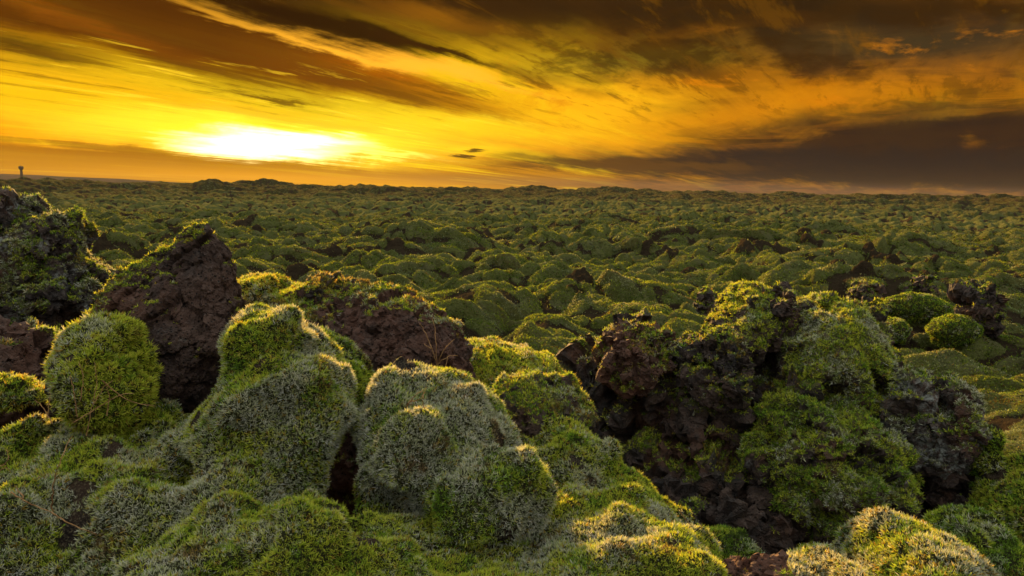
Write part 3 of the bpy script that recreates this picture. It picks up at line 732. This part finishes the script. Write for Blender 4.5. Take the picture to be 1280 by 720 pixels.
    boulder('lava_boulder', 'dark lava block left of the mossy peaks', 'rock', [(852,470),(858,432),(880,415),(905,412),(930,428),(940,470),(920,505),(870,505)],
        3.45, .22, tone_fn(.5,.2,.4,.15), cover=.3, lichen=.15, seed=46, level=6, amp=.02, chunk=.06, cscale=.16, tuft=dict(dens=14000), spots=((900,420,25,.8),))
    boulder('mossy_boulder', 'broad block under dark green moss in the front of the outcrop', 'rock',
        [(930,560),(945,515),(985,488),(1040,484),(1090,500),(1118,530),(1140,590),(1148,630),(1120,662),(1060,676),(1000,660),(950,620)],
        3.25, .34, tone_fn(.5,.2,.15,0,.3), cover=.68, upw=.5, lichen=.3, seed=47, level=7, amp=.06, scale=.25, chunk=.05, cscale=.2, pill=.02, pscale=.12, micro=.012, lean=.4, tuft=dict(dens=18000))
    boulder('mossy_boulder', 'grey frosted boulder on the right end of the outcrop', 'rock',
        [(1080,520),(1090,488),(1120,474),(1160,472),(1195,480),(1218,498),(1228,524),(1226,560),(1205,590),(1150,600),(1100,580)],
        3.3, .28, tone_fn(.5,.6,.15), cover=.48, upw=.9, lichen=.6, seed=48, level=6, amp=.025, chunk=.05, cscale=.17, tuft=dict(dens=17000))
    boulder('lava_crag', 'dark lava wall below the frosted boulder at right', 'rock',
        [(1090,600),(1110,560),(1150,548),(1200,552),(1228,580),(1232,620),(1200,670),(1140,680),(1100,650)],
        3.35, .28, tone_fn(.4,.3,.2), cover=.12, lichen=.2, seed=49, level=6, amp=.03, chunk=.09, cscale=.22, tuft=dict(dens=14000))
    mound('moss_cushion', 'small round moss cushion on the right side of the outcrop', 'moss', [(1212,560),(1220,540),(1235,534),(1248,545),(1252,568),(1245,590),(1225,596),(1213,582)],
        3.1, .10, tone_fn(.6,.25,.1), seed=50, level=5, amp=.012, scale=.12, pill=.012, pscale=.07)
    boulder('lava_crag', 'black lava wall of the hollow under the outcrop', 'rock',
        [(800,620),(840,600),(900,596),(960,604),(1000,630),(1010,680),(960,700),(860,700),(810,670)],
        3.3, .30, tone_fn(.4,.2,.3), cover=.10, lichen=.0, seed=51, level=6, amp=.04, chunk=.08, cscale=.2, tuft=dict(dens=12000))
    mound('moss_cushion', 'dark green moss pad deep in the hollow', 'moss', [(850,700),(868,672),(895,660),(925,668),(950,690),(955,730),(900,760),(855,745)],
        2.7, .22, tone_fn(.35,.02,.05,0,.6), seed=52, level=6, amp=.02, scale=.2, pill=.018, pscale=.1)
    # ---------- lower right corner
    mound('moss_mound', 'frosted moss mound at the bottom edge right of the hollow', 'moss',
        [(965,740),(985,704),(1010,688),(1050,676),(1090,680),(1120,666),(1165,668),(1200,686),(1230,706),(1250,740),(1240,820),(1100,880),(980,840)],
        1.95, .34, tone_fn(.60,.60,.05,.12), seed=53, level=7, amp=.04, scale=.2, pill=.03, pscale=.13, lean=.35, centre=(1100,770))
    boulder('lava_boulder', 'reddish brown bare rock peeping over the bottom edge', 'rock', [(860,740),(885,716),(920,706),(960,705),(985,716),(1000,750),(980,800),(880,800)],
        1.9, .16, tone_fn(.3,.2,.6), cover=.0, lichen=.1, rust=.9, seed=54, level=6, amp=.015, chunk=.03, cscale=.12, tuft=dict(dens=10000))
    mound('moss_mound', 'round dark green moss dome near the bottom right corner', 'moss',
        [(1140,680),(1150,656),(1175,642),(1210,640),(1245,652),(1268,676),(1280,710),(1270,760),(1200,780),(1150,740)],
        2.5, .26, tone_fn(.35,.22,.05,0,.35), seed=55, level=6, amp=.012, scale=.25, pill=.01, pscale=.12, lean=.5)
    mound('moss_mound', 'olive moss mound cut by the right edge above the dark dome', 'moss',
        [(1214,640),(1222,606),(1245,588),(1275,578),(1320,576),(1380,600),(1400,660),(1360,720),(1280,730),(1235,690)],
        2.8, .34, tone_fn(.55,.25,.05,.06), seed=56, level=6, amp=.035, scale=.2, pill=.02, pscale=.1)
    # ---------- rocks and cushions of the middle field
    def mid(px, py_base, d): return P(px, py_base, d)
    boulder('lava_boulder', 'dark lava block standing alone in the field at right', 'rock', [(1196,400),(1194,372),(1205,358),(1228,355),(1245,368),(1252,392),(1248,418),(1220,425),(1200,420)],
        ground_hit(1222, 417), .40, tone_fn(.5,.1,.3), cover=.12, upw=1.5, lichen=.1, seed=61, level=6, amp=.03, scale=.6, chunk=.16, cscale=.4, fine=.02, tuft=dict(dens=1400, L=.035, W=.009), centre=(1222,392))
    specs = [('wide smooth moss cushion left of the lone lava block', 1158,1228,393,421,12.8), ('small moss cushion two along from the lone lava block', 1090,1138,397,419,12.9),
             ('low olive moss cushion behind the two near cushions at right', 1098,1190,366,394,15.5)]
    for k, (lb, x0, x1, y0, y1, d) in enumerate(specs):
        w = x1 - x0; h = y1 - y0
        mound('moss_cushion', lb, 'moss', [(x0, y1 - .35*h), (x0 + .12*w, y0 + .25*h), (x0 + .4*w, y0), (x0 + .7*w, y0 + .1*h), (x1 - .06*w, y0 + .45*h), (x1, y1 - .2*h), (x0 + .75*w, y1 + .5*h), (x0 + .2*w, y1 + .4*h)],
            ground_hit((x0 + x1) / 2, y1 + 1), .38, tone_fn(.3,.12,.1,0,.5), seed=62 + k, level=6, amp=.03, scale=.6, pill=.05, pscale=.35, tuft=dict(dens=6500, L=.020, W=.006))
    rk = [('dark lava hump behind the mossy peaks of the outcrop', 1060,1100,352,378,17.), ('brown lava hump left of the mossy peaks', 866,902,362,394,13.5), ('rough lava hump at the right edge of the sunlit rise', 1130,1172,350,368,20.)]
    for k, (lb, x0, x1, y0, y1, d) in enumerate(rk):
        w = x1 - x0; h = y1 - y0
        boulder('lava_boulder', lb, 'rock', [(x0, y1 - .2*h), (x0 + .15*w, y0 + .3*h), (x0 + .45*w, y0), (x0 + .75*w, y0 + .15*h), (x1, y0 + .6*h), (x1, y1), (x0 + .7*w, y1 + .4*h), (x0 + .2*w, y1 + .4*h)],
            ground_hit((x0 + x1) / 2, y1), .35, tone_fn(.4,.1,.4), cover=.25, upw=1.5, lichen=.05, seed=71 + k, level=5, amp=.05, scale=.6, chunk=.16, cscale=.45, fine=.02, tuft=dict(dens=900, L=.05, W=.01))
build_things()

# ------------------------------------------------------------------ dry stalks
def tube(pts, r0, r1, n=6):
    pts = np.array(pts, float); V = []; Fq = []
    for k, p in enumerate(pts):
        t = pts[min(k + 1, len(pts) - 1)] - pts[max(k - 1, 0)]; t /= np.linalg.norm(t)
        a = np.cross(t, [.3, .1, .9]); a /= np.linalg.norm(a); b = np.cross(t, a); r = r0 + (r1 - r0) * k / (len(pts) - 1)
        for j in range(n): V.append(p + r * (a * math.cos(2 * math.pi * j / n) + b * math.sin(2 * math.pi * j / n)))
    for k in range(len(pts) - 1):
        for j in range(n): Fq.append([k * n + j, k * n + (j + 1) % n, (k + 1) * n + (j + 1) % n, (k + 1) * n + j])
    return np.array(V), np.array(Fq)
def stalks(name, label, paths, depth, rad=.0022, group=None):
    VV = []; FF = []; n0 = 0
    for path in paths:
        ctl = [P(x, y, depth + dd) for (x, y, dd) in path]
        pts = []
        for k in range(len(ctl) - 1):
            p0 = ctl[max(k - 1, 0)]; p1 = ctl[k]; p2 = ctl[k + 1]; p3 = ctl[min(k + 2, len(ctl) - 1)]
            for s in np.linspace(0, 1, 6, endpoint=(k == len(ctl) - 2)):
                pts.append(.5 * ((2 * p1) + (-p0 + p2) * s + (2 * p0 - 5 * p1 + 4 * p2 - p3) * s * s + (-p0 + 3 * p1 - 3 * p2 + p3) * s ** 3) + RNG.normal(size=3) * .0012)
        v, f = tube(pts, rad, rad * .45); VV.append(v); FF.append(f + n0); n0 += len(v)
    V = np.vstack(VV); b = np.array([V[:, 0].mean(), V[:, 1].mean(), V[:, 2].min()])
    o = build_mesh(name, V - b, [np.vstack(FF)], M_STEM); o.location = Vector(b); tag(o, label, 'dry stalk', group); return o
if True:
    stalks('dry_stalk', 'tall dry stalk leaning against the green cushion below the pointed rock', [[(108,545,-.05),(114,515,-.04),(121,480,-.02),(118,452,0)], [(117,505,-.04),(130,484,-.01),(141,476,.02)]], 2.02, .0014)
    stalks('dry_stalk', 'long dry stalk lying flat across the moss below the pointed rock', [[(92,528,-.03),(125,508,0),(150,494,.03),(168,492,.06)], [(128,476,.0),(160,500,.03),(195,508,.08)]], 2.05, .0018)
    for path in ([(66,530,0),(52,508,0),(44,500,.02)], [(60,522,0),(62,500,.0),(63,490,0)], [(96,520,0),(92,488,0),(88,470,.02)], [(100,500,0),(104,470,.0),(98,452,.02)], [(134,520,0),(136,494,.0),(133,484,0)]):
        stalks('dry_stalk', 'short thin dry stalk standing among others under the bright round cushion', [path], 2.05, .0016, 'short dry stalks under the round cushion')
    stalks('dry_stalk', 'curved dry stalk rising from the lower left moss', [[(66,640,0),(66,610,-.02),(74,580,-.03),(90,545,.05)]], 1.62, .0018)
    stalks('dry_stalk', 'broken dry stalk lying on the lower left moss', [[(14,616,0),(40,630,-.03),(64,640,-.03)], [(64,640,-.03),(88,654,-.02),(120,668,0)], [(30,622,-.02),(20,608,0)]], 1.62, .0018)
    stalks('dry_stalk', 'bent dry stalk entering at the left edge above the lower left moss', [[(-10,590,0),(10,575,0),(8,560,.02)]], 1.8, .0015)
    stalks('dry_stalk', 'tiny hooked dry stalk at the left edge of the lower left moss', [[(-8,600,0),(5,585,0),(14,590,0)]], 1.78, .0015)
    stalks('dry_shrub', 'fan of bare twigs on the shaded face of the ridge', [[(546,456,0),(540,436,-.02),(532,416,0),(524,404,.02)], [(546,456,0),(545,430,-.01),(543,408,0),(540,396,0)], [(546,456,0),(560,446,0),(572,444,.01)], [(546,456,0),(556,436,-.02),(568,424,0)], [(560,446,0),(556,460,-.02)], [(540,436,-.02),(530,430,0)]], 2.72, .0022)
    stalks('dry_stalk', 'pale crossed stalks on top of the grey boulder', [[(508,508,0),(520,494,-.02),(534,484,0)], [(530,510,-.02),(529,496,-.02),(532,486,0)], [(512,502,0),(524,500,-.02),(532,490,0)]], 2.02, .0016)
    stalks('dry_stalk', 'leaning dry stalk in the hollow under the outcrop', [[(850,640,0),(862,655,.02),(880,668,.05),(895,672,.1)]], 2.45, .002)

# ------------------------------------------------------------------ far things
def far_hill():
    n = 160; m = 14
    xs = np.linspace(-420, 480, n)
    V = []
    for i, px in enumerate(xs):
        h = 95 * (1 - float(sstep(-100, 330, np.array(px)))) ** .9 + 6 * math.sin(px * .013) + 3 * math.sin(px * .051)
        h = max(h, 1.)
        for j in range(m):
            s = j / (m - 1); d = 7200 + 2400 * s
            q = P(px, 230, d); hh = h * math.sin(math.pi * min(s * 1.0, 1)) ** .8 if 0 < s < 1 else -6
            V.append([q[0], q[1], hh + 1.5 * math.sin(i * .7 + j * 2.1) - 2])
    idx = np.arange(n * m).reshape(n, m)
    q = np.stack([idx[:-1, :-1].ravel(), idx[1:, :-1].ravel(), idx[1:, 1:].ravel(), idx[:-1, 1:].ravel()], 1)
    tag(build_mesh('hills', np.array(V), [q], M_HILL), kind='structure')
far_hill()
def tower():
    b = P(27, 219, 7000); z0 = 38
    e = empty('tower', (b[0], b[1], z0)); tag(e, 'small pale tower block silhouetted far off on the left horizon', 'tower')
    def pris(name, rings):
        V = []; 
        for (r, z, k) in rings:
            for j in range(12): V.append([r * math.cos(j * math.pi / 6), r * math.sin(j * math.pi / 6) * k, z])
        F_ = []
        for a in range(len(rings) - 1):
            for j in range(12): F_.append([a * 12 + j, a * 12 + (j + 1) % 12, (a + 1) * 12 + (j + 1) % 12, (a + 1) * 12 + j])
        c = len(V); V.append([0, 0, rings[-1][1]]); tr = [[(len(rings) - 1) * 12 + j, (len(rings) - 1) * 12 + (j + 1) % 12, c] for j in range(12)]
        o = build_mesh(name, np.array(V), [np.array(F_), np.array(tr)], M_CONC, smooth=np.zeros(len(F_) + 12, bool)); o.parent = e
    pris('shaft', [(13, 0, 1), (11, 75, 1)]); pris('tank', [(11, 75, 1), (21, 84, 1), (22, 108, 1), (18, 112, 1)]); pris('mast', [(2, 112, 1), (1.2, 128, 1)])
tower()
def pond():
    c = P(190, 236, 1500); n = 48; V = [[c[0], c[1], 0.]]
    for j in range(n):
        a = j * 2 * math.pi / n; r = 1 + .2 * math.sin(3 * a) + .1 * math.sin(7 * a)
        V.append([c[0] + 26 * r * math.cos(a), c[1] + 95 * r * math.sin(a), 0.])
    V = np.array(V); V[:, 2] = 3.2 - 1500 / F * 3.2
    tag(build_mesh('water', V, [np.array([[0, 1 + j, 1 + (j + 1) % n] for j in range(n)])], M_WATER), kind='structure')

def haze():
    m = bpy.data.materials.new('haze_air'); m.use_nodes = True; t = NT(m.node_tree); t.n.clear(); out = t.new('ShaderNodeOutputMaterial')
    v = t.new('ShaderNodeVolumePrincipled'); v.inputs['Color'].default_value = (.85, .78, .66, 1); v.inputs['Density'].default_value = 2.5e-6; v.inputs['Anisotropy'].default_value = .2
    t.l.new(v.outputs[0], out.inputs['Volume'])
    S = 16000.; z0, z1 = -9., 190.
    V = np.array([(sx * S, sy * S, z) for z in (z0, z1) for sy in (-1, 1) for sx in (-1, 1)])
    q = np.array([[0, 2, 3, 1], [4, 5, 7, 6], [0, 1, 5, 4], [2, 6, 7, 3], [0, 4, 6, 2], [1, 3, 7, 5]])
    tag(build_mesh('haze', V, [q], m, smooth=np.zeros(6, bool)), kind='stuff')
haze()

def field_cover():
    ra = np.exp(np.arange(np.log(3.2), np.log(75.), .008)); A_ = np.radians(np.arange(-46, 46, .28)); nr, na = len(ra), len(A_)
    rr, aa = np.meshgrid(ra, A_, indexing='ij'); x = (rr * np.sin(aa)).ravel(); y = (rr * np.cos(aa)).ravel()
    z, pil, bare = field(x, y); V = np.stack([x, y, z], 1); idx = np.arange(nr * na).reshape(nr, na)
    a, b, c, d = idx[:-1, :-1].ravel(), idx[:-1, 1:].ravel(), idx[1:, 1:].ravel(), idx[1:, :-1].ravel()
    Fc = np.concatenate([np.stack([a, b, c], 1), np.stack([a, c, d], 1)]); N = vnormals(V, Fc)
    if N[:, 2].mean() < 0: Fc = Fc[:, ::-1].copy(); N = -N
    r = np.hypot(x, y); mask = np.clip(1.2 - bare * 1.6, 0, 1) * (1 - sstep(45, 75, r)) * (1 - near_rise(x, y))
    base = tone_fn(.45, .30, .15, .03, .35, seed=5, sc=5.)
    def tone(pos, rng):
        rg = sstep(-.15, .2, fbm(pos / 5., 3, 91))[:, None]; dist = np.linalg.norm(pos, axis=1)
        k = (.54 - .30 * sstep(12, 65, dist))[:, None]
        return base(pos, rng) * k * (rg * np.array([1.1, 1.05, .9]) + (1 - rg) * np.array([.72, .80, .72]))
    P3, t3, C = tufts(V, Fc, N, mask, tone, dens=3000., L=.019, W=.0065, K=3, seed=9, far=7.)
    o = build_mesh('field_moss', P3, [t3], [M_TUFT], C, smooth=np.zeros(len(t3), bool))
    tag(o, 'woolly moss covering the lumpy lava field behind the near rocks', 'moss', kind='stuff'); print('cover', len(t3))
field_cover()
